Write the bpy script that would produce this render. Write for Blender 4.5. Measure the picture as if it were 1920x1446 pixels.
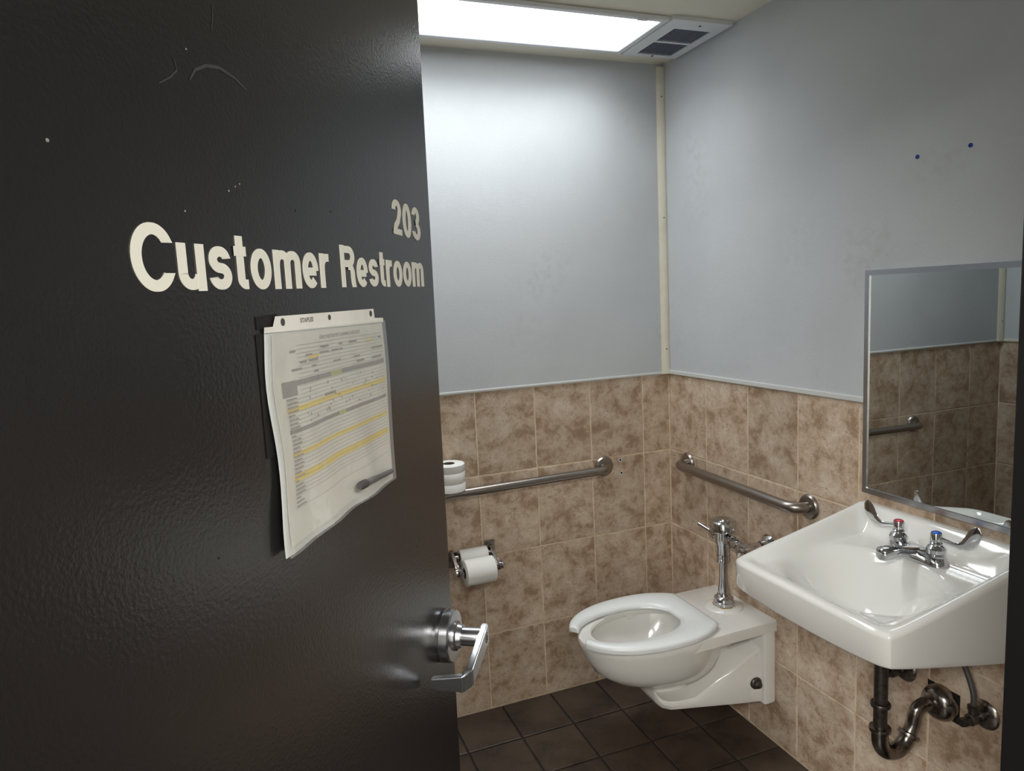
import bpy, bmesh, math, random
from mathutils import Vector, Matrix
random.seed(7)
PI = math.pi
for o in list(bpy.data.objects):
    bpy.data.objects.remove(o, do_unlink=True)
SC = bpy.context.scene
COL = SC.collection

# ------------------------------------------------------------------ camera, world, exposure
cam_d = bpy.data.cameras.new('camera'); cam = bpy.data.objects.new('camera', cam_d); COL.objects.link(cam)
cam_d.sensor_fit = 'HORIZONTAL'; cam_d.sensor_width = 36.0
cam_d.lens = 1309.67 / 1920 * 36.0
cam_d.clip_start = 0.02
RT = Vector((0.9335036748431196, -0.35530733424279953, -0.048245075268534415))
DN = Vector((-0.08938419173232878, -0.10028703268750674, -0.9909354052323955))
FW = Vector((0.34724826179946366, 0.9293541893745407, -0.12537717244076052))
CP = Vector((-1.5634376679, -2.3869856269, 1.5531283443))
m = Matrix.Identity(4)
for i in range(3):
    m[i][0] = RT[i]; m[i][1] = -DN[i]; m[i][2] = -FW[i]; m[i][3] = CP[i]
cam.matrix_world = m
SC.camera = cam
w = bpy.data.worlds.new('world'); SC.world = w; w.use_nodes = True
w.node_tree.nodes['Background'].inputs[0].default_value = (0.8, 0.85, 0.9, 1)
w.node_tree.nodes['Background'].inputs[1].default_value = 0.02
vs = SC.view_settings
vs.view_transform = 'Standard'; vs.look = 'None'; vs.gamma = 1.0; vs.use_curve_mapping = False
vs.exposure = 0.72
LENS_STRENGTH = 1.9      # the flat prismatic lens itself
ROOM_WATTS = 4.2        # what the fixture throws downwards (a prismatic lens cuts off near the horizontal)
HALL_WATTS = 43.0
def area(name, loc, sx, sy, watts, col, spread):
    d = bpy.data.lights.new(name, 'AREA'); d.shape = 'RECTANGLE'; d.size = sx; d.size_y = sy
    d.energy = watts; d.color = col; d.spread = math.radians(spread)
    o = bpy.data.objects.new(name, d); COL.objects.link(o); o.location = loc
    return o
area('room_fixture_light', (-.859, -.264, 2.383), 1.18, .26, ROOM_WATTS, (.96, .985, 1.0), 135)
area('hall_fixture_light', (-.85, -3.2, 2.37), 1.78, .56, HALL_WATTS, (1.0, .985, .955), 170)
area('hall_fixture_light', (-2.75, -3.2, 2.37), 1.18, .56, 80.0, (1.0, .985, .96), 170)  # added unseen lamp at the left of the hall, brightens the right wall

# ------------------------------------------------------------------ materials
def lin(c):
    return tuple(((x/255)/12.92 if x/255 <= .04045 else ((x/255+.055)/1.055)**2.4) for x in c)
def mat(name, rgb, rough=.5, metal=0.0, spec=.5, coat=0.0, bump=None, emit=None, noise=None, coords='Object'):
    """bump=(scale,strength,distance[,stretch]); noise=(rgb2,scale,lo,hi)"""
    M = bpy.data.materials.new(name); M.use_nodes = True
    nt = M.node_tree; N = nt.nodes; L = nt.links; b = N['Principled BSDF']
    c = lin(rgb)
    b.inputs['Base Color'].default_value = (*c, 1)
    b.inputs['Roughness'].default_value = rough
    b.inputs['Metallic'].default_value = metal
    b.inputs['Specular IOR Level'].default_value = spec
    if coat:
        b.inputs['Coat Weight'].default_value = coat; b.inputs['Coat Roughness'].default_value = .05
    tc = N.new('ShaderNodeTexCoord')
    if noise:
        n = N.new('ShaderNodeTexNoise'); n.inputs['Scale'].default_value = noise[1]; n.inputs['Detail'].default_value = 6
        L.new(tc.outputs[coords], n.inputs['Vector'])
        r = N.new('ShaderNodeValToRGB')
        r.color_ramp.elements[0].position = noise[2]; r.color_ramp.elements[0].color = (*c, 1)
        r.color_ramp.elements[1].position = noise[3]; r.color_ramp.elements[1].color = (*lin(noise[0]), 1)
        L.new(n.outputs['Fac'], r.inputs['Fac']); L.new(r.outputs['Color'], b.inputs['Base Color'])
    if bump:
        n = N.new('ShaderNodeTexNoise'); n.inputs['Scale'].default_value = bump[0]; n.inputs['Detail'].default_value = 3
        if len(bump) > 3:
            mp = N.new('ShaderNodeMapping'); mp.inputs['Scale'].default_value = bump[3]
            L.new(tc.outputs[coords], mp.inputs['Vector']); L.new(mp.outputs['Vector'], n.inputs['Vector'])
        else:
            L.new(tc.outputs[coords], n.inputs['Vector'])
        bp = N.new('ShaderNodeBump'); bp.inputs['Strength'].default_value = bump[1]; bp.inputs['Distance'].default_value = bump[2]
        L.new(n.outputs['Fac'], bp.inputs['Height']); L.new(bp.outputs['Normal'], b.inputs['Normal'])
    if emit:
        b.inputs['Emission Color'].default_value = (*emit[0], 1); b.inputs['Emission Strength'].default_value = emit[1]
    return M

def tile_material(name, c_light, c_mid, c_dark, rough, scale, spots=True):
    M = bpy.data.materials.new(name); M.use_nodes = True
    nt = M.node_tree; N = nt.nodes; L = nt.links; b = N['Principled BSDF']
    b.inputs['Roughness'].default_value = rough
    tc = N.new('ShaderNodeTexCoord'); oi = N.new('ShaderNodeObjectInfo')
    mu = N.new('ShaderNodeMath'); mu.operation = 'MULTIPLY'; mu.inputs[1].default_value = 37.0
    L.new(oi.outputs['Random'], mu.inputs[0])
    cx = N.new('ShaderNodeCombineXYZ'); L.new(mu.outputs[0], cx.inputs[0]); L.new(mu.outputs[0], cx.inputs[2])
    ad = N.new('ShaderNodeVectorMath'); ad.operation = 'ADD'
    L.new(tc.outputs['Object'], ad.inputs[0]); L.new(cx.outputs[0], ad.inputs[1])
    n1 = N.new('ShaderNodeTexNoise'); n1.inputs['Scale'].default_value = scale; n1.inputs['Detail'].default_value = 9
    n1.inputs['Roughness'].default_value = .74; n1.inputs['Distortion'].default_value = .25
    L.new(ad.outputs[0], n1.inputs['Vector'])
    r = N.new('ShaderNodeValToRGB'); e = r.color_ramp.elements
    e[0].position = .39; e[0].color = (*lin(c_dark), 1)
    e[1].position = .63; e[1].color = (*lin(c_light), 1)
    k = e.new(.49); k.color = (*lin(c_mid), 1)
    L.new(n1.outputs['Fac'], r.inputs['Fac'])
    out = r.outputs['Color']
    if spots:
        n2 = N.new('ShaderNodeTexNoise'); n2.inputs['Scale'].default_value = scale*6; n2.inputs['Detail'].default_value = 4
        n2.inputs['Distortion'].default_value = 1.2
        L.new(ad.outputs[0], n2.inputs['Vector'])
        r2 = N.new('ShaderNodeValToRGB'); r2.color_ramp.elements[0].position = .56; r2.color_ramp.elements[0].color = (0, 0, 0, 1)
        r2.color_ramp.elements[1].position = .70; r2.color_ramp.elements[1].color = (.75, .75, .75, 1)
        L.new(n2.outputs['Fac'], r2.inputs['Fac'])
        mx = N.new('ShaderNodeMixRGB'); mx.inputs[2].default_value = (*lin(c_dark), 1)
        L.new(r2.outputs['Color'], mx.inputs[0]); L.new(out, mx.inputs[1]); out = mx.outputs[0]
    # whole-tile tone
    hv = N.new('ShaderNodeHueSaturation')
    mr = N.new('ShaderNodeMapRange'); mr.inputs['To Min'].default_value = .90; mr.inputs['To Max'].default_value = 1.08
    L.new(oi.outputs['Random'], mr.inputs['Value']); L.new(mr.outputs[0], hv.inputs['Value'])
    L.new(out, hv.inputs['Color']); L.new(hv.outputs['Color'], b.inputs['Base Color'])
    bp = N.new('ShaderNodeBump'); bp.inputs['Strength'].default_value = .25; bp.inputs['Distance'].default_value = .002
    L.new(n1.outputs['Fac'], bp.inputs['Height']); L.new(bp.outputs['Normal'], b.inputs['Normal'])
    return M

MT = dict(
    wall=mat('painted_panel', (194, 198, 201), .6, spec=.3, bump=(240, .50, .0014, (1, 1, 2.6)), noise=((188, 192, 195), 3, .45, .7)),
    cream=mat('cream_paint', (212, 207, 190), .5, noise=((202, 196, 177), 14, .5, .75)),
    ceil=mat('ceiling_paint', (234, 229, 212), .7),
    strip=mat('white_strip', (204, 206, 204), .4),
    tile=tile_material('beige_stone_tile', (212, 196, 177), (191, 169, 147), (157, 132, 108), .38, 13.0),
    grout=mat('wall_grout', (222, 204, 178), .8, noise=((198, 174, 144), 30, .4, .7)),
    ftile=tile_material('quarry_tile', (76, 64, 55), (66, 55, 46), (50, 41, 35), .45, 7.0, False),
    fgrout=mat('floor_grout', (40, 35, 33), .9),
    door=mat('black_door_paint', (27, 25, 25), .24, spec=.95, bump=(240, .24, .0014)),
    frame=mat('black_frame_paint', (8, 7, 8), .5),
    vinyl=mat('cream_vinyl_letter', (216, 214, 202), .5),
    steel=mat('brushed_steel', (158, 151, 145), .33, 1.0, bump=(400, .06, .0005, (.05, 1, 1))),
    satin=mat('satin_chrome', (190, 192, 196), .24, 1.0),
    chrome=mat('chrome', (205, 207, 210), .07, 1.0),
    oldchrome=mat('tarnished_chrome', (158, 152, 146), .2, 1.0, noise=((112, 104, 97), 40, .45, .7)),
    pipe=mat('dull_pipe', (104, 98, 93), .38, .9, noise=((72, 66, 62), 60, .4, .7)),
    black=mat('black_void', (8, 8, 8), .8),
    porc=mat('white_porcelain', (230, 229, 224), .12, coat=.6),
    seat=mat('white_seat_plastic', (232, 236, 236), .28),
    rust=mat('rust', (178, 120, 40), .8, noise=((196, 180, 150), 60, .4, .6)),
    paper=mat('tissue_paper', (232, 232, 228), .95, bump=(300, .2, .001)),
    core=mat('card_core', (110, 96, 82), .9),
    white=mat('white_enamel', (228, 230, 232), .4),
    lens=mat('lens', (240, 244, 250), .4, emit=((.94, .98, 1.0), LENS_STRENGTH)),
    hlens=mat('hall_lens', (240, 240, 230), .4, emit=((1.0, .95, .88), 2.5)),
    dark=mat('dark_opening', (52, 55, 68), .8),
    slat=mat('grille_slat', (150, 154, 168), .6),
    mirror=mat('mirror_glass', (214, 220, 220), .0, 1.0),
    red=mat('red_cap', (190, 24, 44), .3), blue=mat('blue_cap', (22, 86, 200), .3),
    anchor=mat('blue_anchor', (18, 62, 150), .5),
    form=mat('printed_sheet', (216, 214, 206), .6, noise=((200, 198, 190), 18, .45, .75)),
    yellow=mat('yellow_highlight', (232, 204, 66), .6, noise=((222, 196, 84), 40, .4, .7)),
    grey=mat('grey_print', (128, 120, 118), .6), ink=mat('faint_ink', (150, 147, 142), .7),
    inkd=mat('dark_ink', (66, 62, 62), .6), tape=mat('black_tape', (20, 16, 16), .5),
    olive=mat('olive_highlight', (178, 176, 92), .6),
    pen=mat('grey_pen', (92, 92, 92), .35), hose=mat('braided_hose', (120, 118, 116), .4, .8, bump=(700, .6, .001)),
    hall=mat('hall_paint', (205, 203, 196), .7), hfloor=mat('hall_floor', (70, 64, 60), .6),
    scuff=mat('rubbed_paint', (62, 60, 60), .4),
    speck=mat('pale_speck', (130, 128, 124), .8),
)
def clear_plastic():
    M = bpy.data.materials.new('clear_sleeve'); M.use_nodes = True
    nt = M.node_tree; N = nt.nodes; L = nt.links
    N.remove(N['Principled BSDF'])
    g = N.new('ShaderNodeBsdfGlossy'); g.inputs['Roughness'].default_value = .12
    t = N.new('ShaderNodeBsdfTransparent'); t.inputs[0].default_value = (.95, .95, .94, 1)
    d = N.new('ShaderNodeBsdfDiffuse'); d.inputs[0].default_value = (.8, .8, .78, 1)
    m1 = N.new('ShaderNodeMixShader'); m1.inputs[0].default_value = .10
    L.new(t.outputs[0], m1.inputs[1]); L.new(d.outputs[0], m1.inputs[2])
    m2 = N.new('ShaderNodeMixShader'); m2.inputs[0].default_value = .07; L.new(m1.outputs[0], m2.inputs[1]); L.new(g.outputs[0], m2.inputs[2])
    tc = N.new('ShaderNodeTexCoord'); n = N.new('ShaderNodeTexNoise'); n.inputs['Scale'].default_value = 22
    L.new(tc.outputs['Object'], n.inputs['Vector'])
    bp = N.new('ShaderNodeBump'); bp.inputs['Strength'].default_value = .5; bp.inputs['Distance'].default_value = .01
    L.new(n.outputs['Fac'], bp.inputs['Height']); L.new(bp.outputs['Normal'], g.inputs['Normal'])
    L.new(m2.outputs[0], N['Material Output'].inputs['Surface'])
    return M
MT['clear'] = clear_plastic()
def smudge(M, rgb, amount):
    nt = M.node_tree; N = nt.nodes; L = nt.links; b = N['Principled BSDF']
    src = b.inputs['Base Color'].links[0].from_socket
    tc = N.new('ShaderNodeTexCoord'); f = None
    for sc, lo, hi in ((2.6, .57, .68), (34, .46, .66)):
        n = N.new('ShaderNodeTexNoise'); n.inputs['Scale'].default_value = sc; n.inputs['Detail'].default_value = 5
        L.new(tc.outputs['Object'], n.inputs['Vector'])
        r = N.new('ShaderNodeMapRange'); r.inputs['From Min'].default_value = lo; r.inputs['From Max'].default_value = hi
        L.new(n.outputs['Fac'], r.inputs['Value'])
        if f is None: f = r.outputs[0]
        else:
            mu = N.new('ShaderNodeMath'); mu.operation = 'MULTIPLY'; L.new(f, mu.inputs[0]); L.new(r.outputs[0], mu.inputs[1]); f = mu.outputs[0]
    mu = N.new('ShaderNodeMath'); mu.operation = 'MULTIPLY'; mu.inputs[1].default_value = amount; L.new(f, mu.inputs[0])
    mx = N.new('ShaderNodeMixRGB'); mx.inputs[2].default_value = (*lin(rgb), 1)
    L.new(mu.outputs[0], mx.inputs[0]); L.new(src, mx.inputs[1]); L.new(mx.outputs[0], b.inputs['Base Color'])
smudge(MT['wall'], (150, 146, 138), .2)

# ------------------------------------------------------------------ geometry helpers
def obj(name, bm, mt, parent=None, smooth=None, base=None):
    """link one mesh object; vertices are given in world coordinates"""
    me = bpy.data.meshes.new(name)
    off = Vector((0, 0, 0))
    if parent is not None:
        p = parent
        while p is not None:
            off = off + p.location; p = p.parent
    elif base is not None:
        off = Vector(base)
    if off.length > 0:
        bmesh.ops.translate(bm, verts=bm.verts, vec=-off)
    bmesh.ops.recalc_face_normals(bm, faces=bm.faces)
    bm.to_mesh(me); bm.free()
    for k in (mt if isinstance(mt, (list, tuple)) else [mt]):
        me.materials.append(MT[k])
    o = bpy.data.objects.new(name, me); COL.objects.link(o)
    if parent is not None: o.parent = parent
    elif base is not None: o.location = base
    if smooth is not None:
        me.polygons.foreach_set('use_smooth', [True]*len(me.polygons))
        if smooth < 179: me.set_sharp_from_angle(angle=math.radians(smooth))
    return o
def thing(name, label, cat, loc=(0, 0, 0), group=None, kind=None):
    o = bpy.data.objects.new(name, None); COL.objects.link(o); o.location = loc; o.empty_display_size = .05
    if label: o['label'] = label
    if cat: o['category'] = cat
    if group: o['group'] = group
    if kind: o['kind'] = kind
    return o
def tag(o, label=None, cat=None, group=None, kind=None):
    for k, v in (('label', label), ('category', cat), ('group', group), ('kind', kind)):
        if v: o[k] = v
    return o
def V(*a): return Vector(a)
def box(bm, lo, hi, bev=0.0, seg=2, mi=0):
    r = bmesh.ops.create_cube(bm, size=1.0)
    vs_ = r['verts']
    c = [(lo[i]+hi[i])/2 for i in range(3)]; s = [abs(hi[i]-lo[i]) for i in range(3)]
    for v in vs_:
        v.co = Vector((c[0]+v.co.x*s[0], c[1]+v.co.y*s[1], c[2]+v.co.z*s[2]))
    fs = set(f for v in vs_ for f in v.link_faces)
    for f in fs: f.material_index = mi
    if bev:
        es = set(e for v in vs_ for e in v.link_edges)
        bmesh.ops.bevel(bm, geom=list(es), offset=bev, segments=seg, profile=.5, affect='EDGES')
    return bm
def frame_of(d):
    d = Vector(d).normalized()
    a = Vector((0, 0, 1)) if abs(d.z) < .9 else Vector((1, 0, 0))
    u = d.cross(a).normalized(); v = d.cross(u).normalized()
    return u, v
def loft(bm, rings, close=True, cap0=True, cap1=True, mi=0):
    vr = [[bm.verts.new(p) for p in r] for r in rings]
    n = len(rings[0]); fs = []
    for a, b in zip(vr[:-1], vr[1:]):
        for i in range(n if close else n-1):
            j = (i+1) % n
            fs.append(bm.faces.new((a[i], a[j], b[j], b[i])))
    if cap0: fs.append(bm.faces.new(list(reversed(vr[0]))))
    if cap1: fs.append(bm.faces.new(vr[-1]))
    for f in fs: f.material_index = mi
    return fs
def lathe(bm, p0, axis, prof, n=32, cap0=True, cap1=True, mi=0):
    """prof = [(along, radius)]"""
    d = Vector(axis).normalized(); u, v = frame_of(d); p0 = Vector(p0)
    rings = [[p0 + d*a + (u*math.cos(2*PI*i/n) + v*math.sin(2*PI*i/n))*max(r, 1e-5) for i in range(n)] for a, r in prof]
    loft(bm, rings, True, cap0, cap1, mi)
    return bm
def tube(bm, pts, r, n=20, mi=0, cap=True):
    pts = [Vector(p) for p in pts]; T = []
    for i in range(len(pts)):
        a = pts[max(i-1, 0)]; b = pts[min(i+1, len(pts)-1)]; T.append((b-a).normalized())
    u, v = frame_of(T[0]); rings = []
    for i, p in enumerate(pts):
        if i:
            q = T[i-1].rotation_difference(T[i]); u = q @ u; v = q @ v
        rr = r[i] if isinstance(r, (list, tuple)) else r
        rings.append([p + (u*math.cos(2*PI*k/n) + v*math.sin(2*PI*k/n))*rr for k in range(n)])
    loft(bm, rings, True, cap, cap, mi)
    return bm
def arc(c, a, b, t0, t1, n=10):
    """points c + a*cos + b*sin"""
    c, a, b = Vector(c), Vector(a), Vector(b)
    return [c + a*math.cos(t0+(t1-t0)*i/n) + b*math.sin(t0+(t1-t0)*i/n) for i in range(n+1)]
def NB(): return bmesh.new()
def sst(a, b, x):
    t = min(max((x-a)/(b-a), 0), 1); return t*t*(3-2*t)

# ------------------------------------------------------------------ dimensions (metres), corner of back and right wall = origin
HT = 1.2187          # top of wall tiles
TP, TU = .3078, .2317  # tile pitch, height and width
CZ = 2.40            # ceiling
XL = -1.955          # left wall
DA = math.radians(33)   # door direction
DD = V(math.sin(DA), math.cos(DA), 0); DNORM = V(math.cos(DA), -math.sin(DA), 0)
DE = V(-1.246, -1.157, 0)           # free edge
DW = .905
DH = DE - DD*DW                      # hinge
YF = -1.925                          # room side of the front wall
XJ = -.845                           # strike jamb

# ------------------------------------------------------------------ setting
bm = NB(); box(bm, (XL-.1, -4.4, -.12), (.1, .1, -.006)); box(bm, (-4.0, -4.4, -.12), (XL-.1, YF-.13, -.006)); box(bm, (.1, -4.4, -.12), (2.0, YF-.13, -.006))
floor = tag(obj('floor', bm, 'fgrout'), 'dark quarry tile floor', kind='structure')
bm = NB(); box(bm, (-4.0, YF-.13-.001, CZ), (2.0, -4.4, CZ+.1)); box(bm, (XL-.1, YF-.131, CZ), (.1, .1, CZ+.1))
tag(obj('ceiling', bm, 'ceil'), 'cream painted ceiling', kind='structure')
def walltwo(name, lo, hi, lo2, hi2, label):
    bm = NB(); box(bm, lo, hi, mi=0); box(bm, lo2, hi2, mi=1)
    return tag(obj(name, bm, ['grout', 'wall']), label, kind='structure')
wall_back = walltwo('wall_back', (XL-.1, .0014, -.1), (.1, .1, HT), (XL-.1, -.002, HT), (.1, .1, CZ), 'pale blue-white wall over beige tiles behind the toilet paper')
wall_right = walltwo('wall_right', (.0014, YF, -.1), (.1, .0014, HT), (-.002, YF, HT), (.1, -.002, CZ), 'pale blue-white wall over beige tiles behind the sink')
wall_left = walltwo('wall_left', (XL-.1, YF, -.1), (XL-.0014, .0014, HT), (XL-.1, YF, HT), (XL+.002, -.002, CZ), 'pale wall over beige tiles seen in the mirror')
bm = NB(); YB = YF-.13; XH = DH.x-.012; ZD = 2.15
box(bm, (XJ+.04, YB, -.1), (2.0, YF, CZ)); box(bm, (-4.0, YB, -.1), (XH-.04, YF, CZ)); box(bm, (XH-.04, YB, ZD+.04), (XJ+.04, YF, CZ))
tag(obj('wall_front', bm, 'hall'), 'wall around the doorway', kind='structure')
bm = NB(); box(bm, (-4.0, -4.5, -.1), (2.0, -4.4, CZ)); box(bm, (-4.1, -4.5, -.1), (-4.0, YF, CZ)); box(bm, (2.0, -4.5, -.1), (2.1, YF, CZ))
tag(obj('wall_hall', bm, 'hall'), 'walls of the hall behind the viewer', kind='structure')
# door frame: jambs, header, stops
fr = thing('trim_1', 'black painted metal door frame at the right edge', None, (XJ, YF, 0), kind='structure')
bm = NB(); box(bm, (XJ, YB-.012, 0), (XJ+.06, YF+.012, ZD+.05), .002); box(bm, (XJ-.016, YB, 0), (XJ+.004, YF-.05, ZD+.02), .002)
obj('jamb', bm, 'frame', fr)
bm = NB(); box(bm, (XH-.06, YB-.012, 0), (XH, YF+.012, ZD+.05), .002); box(bm, (XH-.004, YB, 0), (XH+.016, YF-.05, ZD+.02), .002)
obj('jamb', bm, 'frame', fr)
bm = NB(); box(bm, (XH, YB-.012, ZD), (XJ, YF+.012, ZD+.05), .002)
obj('header', bm, 'frame', fr)
bm = NB(); lathe(bm, (XJ-.0002, YF-.02, .39), (-1, 0, 0), [(0, .006), (.002, .006), (.003, .003)], 14)
obj('screw', bm, 'pipe', fr, 40)

_tc = {}
def tile_mesh(wd, hg, t, bev, mt):
    k = (round(wd, 4), round(hg, 4), t, mt)
    if k in _tc: return _tc[k]
    b = NB()
    a, c = wd/2, hg/2
    ring = lambda x, y, z: [b.verts.new((sx*x, sy*y, z)) for sx, sy in ((-1, -1), (1, -1), (1, 1), (-1, 1))]
    r0 = ring(a, c, -t); r1 = ring(a, c, -bev); r2 = ring(a-bev*1.6, c-bev*1.6, 0)
    for p, q in ((r0, r1), (r1, r2)):
        for i in range(4): b.faces.new((p[i], p[(i+1) % 4], q[(i+1) % 4], q[i]))
    b.faces.new(r2)
    me = bpy.data.meshes.new('tile'); b.to_mesh(me); b.free(); me.materials.append(MT[mt]); _tc[k] = me
    return me
def put_tile(parent, me, o, X, Y, Z):
    t = bpy.data.objects.new('tile', me); COL.objects.link(t); t.parent = parent
    R = Matrix((X, Y, Z)).transposed().to_4x4()
    R.translation = o; t.matrix_local = R
    return t
G = .0046
def wall_tiles(parent, start, cuts, along, normal):
    zs = [HT, HT-TP, HT-2*TP, HT-3*TP, 0.0]
    for c0, c1 in zip(cuts[:-1], cuts[1:]):
        for z1, z0 in zip(zs[:-1], zs[1:]):
            me = tile_mesh(c1-c0-G, z1-z0-G, .008, .0012, 'tile')
            o = Vector(start) + Vector(along)*((c0+c1)/2) + V(0, 0, (z0+z1)/2) + Vector(normal)*random.uniform(-.0004, .0004)
            Z = Vector(normal); Y = V(0, 0, 1); X = Y.cross(Z)
            put_tile(parent, me, o, X, Y, Z)
cutA = [0] + [.123+TU*k for k in range(0, 8)] + [-XL]
wall_tiles(wall_back, (0, 0, 0), cutA, (-1, 0, 0), (0, -1, 0))
cutB = [0.002] + [.2417+.2321*k for k in range(0, 8)]
cutB = [c for c in cutB if c < -YF-.03] + [-YF]
wall_tiles(wall_right, (0, 0, 0), cutB, (0, -1, 0), (-1, 0, 0))
wall_tiles(wall_left, (XL, 0, 0), cutB, (0, -1, 0), (1, 0, 0))
fx = [0.0, -.1757] + [-.1757-.2008*k for k in range(1, 9)] + [XL]
fy = [0.0] + [-.2195-.2055*k for k in range(0, 9)] + [-2.09]
for x1, x0 in zip(fx[:-1], fx[1:]):
    for y1, y0 in zip(fy[:-1], fy[1:]):
        if x1-x0 < .02: continue
        if y0 < YF and (x0 < XH or x1 > XJ):
            yy = YF
        else: yy = y0
        if y1-yy < .015: continue
        me = tile_mesh(x1-x0-.007, y1-yy-.007, .01, .0015, 'ftile')
        put_tile(floor, me, V((x0+x1)/2, (y1+yy)/2, random.uniform(-.0006, .0004)), V(1, 0, 0), V(0, 1, 0), V(0, 0, 1))
# corner strips (cream rounded cover over the wall corner) and the strips along the tops of the tiles
def corner_trim(name, x, sx, label):
    bm = NB(); prof = [(0, 0), (.030, 0), (.030, .004), (.024, .011), (.012, .016), (.004, .017), (0, .015)]
    rings = [[V(x+sx*(-.002-a), -.002-b, z) for a, b in prof] for z in (HT+.002, CZ-.012)]
    loft(bm, rings)
    o = obj(name, bm, 'cream', None, 40, base=(x, 0, HT))
    tag(o, label, kind='structure')
    for z in (1.32, 1.83, 2.28):
        b = NB(); lathe(b, (x+sx*-.016, -.016, z), (0, -1, 0), [(0, .003), (.0012, .003), (.002, .0015)], 10); obj('nail', b, 'pipe', o, 40)
corner_trim('trim_2', 0, 1, 'cream vertical cover strip in the room corner')
corner_trim('trim_3', XL, -1, 'cream vertical cover strip in the corner seen in the mirror')
bm = NB(); box(bm, (XL, -.005, HT+.001), (0, 0, HT+.010), .002); tag(obj('trim_4', bm, 'strip'), 'thin cream bead along the top of the back wall tiles', kind='structure')
bm = NB(); box(bm, (-.008, YF, HT+.001), (0, -.002, HT+.017), .0025); tag(obj('trim_5', bm, 'strip'), 'white strip along the top of the right wall tiles', kind='structure')
bm = NB(); box(bm, (XL, YF, HT), (XL+.007, -.002, HT+.012), .002); tag(obj('trim_6', bm, 'cream'), 'bead along the top of the left wall tiles', kind='structure')
# old screw holes in the back wall tiles
for x, z, r in ((-.2305, .8935, .0042), (-.227, .8405, .0042)):
    bm = NB(); lathe(bm, (x, -.0003, z), (0, -1, 0), [(0, r*1.9), (.0006, r*1.7)], 14); o = obj('hole_rim', bm, 'strip', wall_back)
    bm = NB(); lathe(bm, (x, -.0008, z+.001), (0, -1, 0), [(0, r), (.0004, r)], 14); obj('screw_hole', bm, 'black', wall_back)

# ------------------------------------------------------------------ door
door = thing('door_1', 'dark grey-black glossy restroom door standing open with cream lettering', None, (DH.x, DH.y, 0), kind='structure')
SAG = math.radians(1.1)
def dp(u, z, off=0.0):
    """point on the door: u along the door from the free edge, z height, off in front of its face"""
    return DE + DD*u + V(0, 0, z) + DNORM*off
def sagz(u, z):
    # slight sag of the leaf in its own plane about a point at mid height of the free edge
    du, dz = u, z-1.30
    return du*math.cos(SAG) + dz*math.sin(SAG), 1.30 - du*math.sin(SAG) + dz*math.cos(SAG)
bm = NB()
corn = [(-DW+.012, .02), (0, .02), (0, 2.135), (-DW+.012, 2.135)]
corn = [sagz(*c) for c in corn]
loft(bm, [[dp(u, z, 0) for u, z in corn], [dp(u, z, -.045) for u, z in corn]])
bmesh.ops.bevel(bm, geom=bm.edges[:], offset=.0015, segments=2, affect='EDGES')
obj('leaf', bm, 'door', door)
for hz in (.25, 1.08, 1.9):
    bm = NB(); lathe(bm, dp(-DW+.0, hz, -.03)+DNORM*-.022, (0, 0, 1), [(0, .007), (.1, .007)], 12); obj('hinge', bm, 'pipe', door)

def text_mesh(body, size, offset=0.0, extrude=0.0):
    cu = bpy.data.curves.new('txt', 'FONT'); cu.body = body; cu.size = size; cu.offset = offset; cu.extrude = extrude; cu.resolution_u = 6
    o = bpy.data.objects.new('txt', cu); COL.objects.link(o)
    bpy.context.view_layer.update()
    me = bpy.data.meshes.new_from_object(o.evaluated_get(bpy.context.evaluated_depsgraph_get()))
    bpy.data.objects.remove(o, do_unlink=True); bpy.data.curves.remove(cu)
    return me
def islands(me):
    n = len(me.vertices); par = list(range(n))
    def f(i):
        while par[i] != i: par[i] = par[par[i]]; i = par[i]
        return i
    # weld by position so that front, side and back of one glyph stay together
    pos = {}
    for v in me.vertices:
        k = (round(v.co.x, 5), round(v.co.y, 5))
        if k in pos: par[f(v.index)] = f(pos[k])
        else: pos[k] = v.index
    for e in me.edges: par[f(e.vertices[0])] = f(e.vertices[1])
    g = {}
    for p in me.polygons: g.setdefault(f(p.vertices[0]), []).append(p)
    return list(g.values())
def lettering(body, u0, u1, zb0, zb1, cap, off, parent, name, mt, weight=.0, thick=.0005, split=True, top_tilt=0.0):
    me = text_mesh(body, cap/.727, weight, thick)
    xs = [v.co.x for v in me.vertices]; x0, x1 = min(xs), max(xs)
    def P(co):
        t = (co.x-x0)/(x1-x0)
        return dp(u0+(u1-u0)*t, zb0+(zb1-zb0)*t+co.y, off+thick+co.z)
    groups = islands(me) if split else [list(me.polygons)]
    groups.sort(key=lambda g: min(me.vertices[i].co.x for p in g for i in p.vertices))
    for g in groups:
        bm = NB(); mp = {}
        for p in g:
            for i in p.vertices:
                if i not in mp: mp[i] = bm.verts.new(P(me.vertices[i].co))
            try: bm.faces.new([mp[i] for i in p.vertices])
            except ValueError: pass
        obj(name, bm, mt, parent)
    bpy.data.meshes.remove(me)
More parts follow.
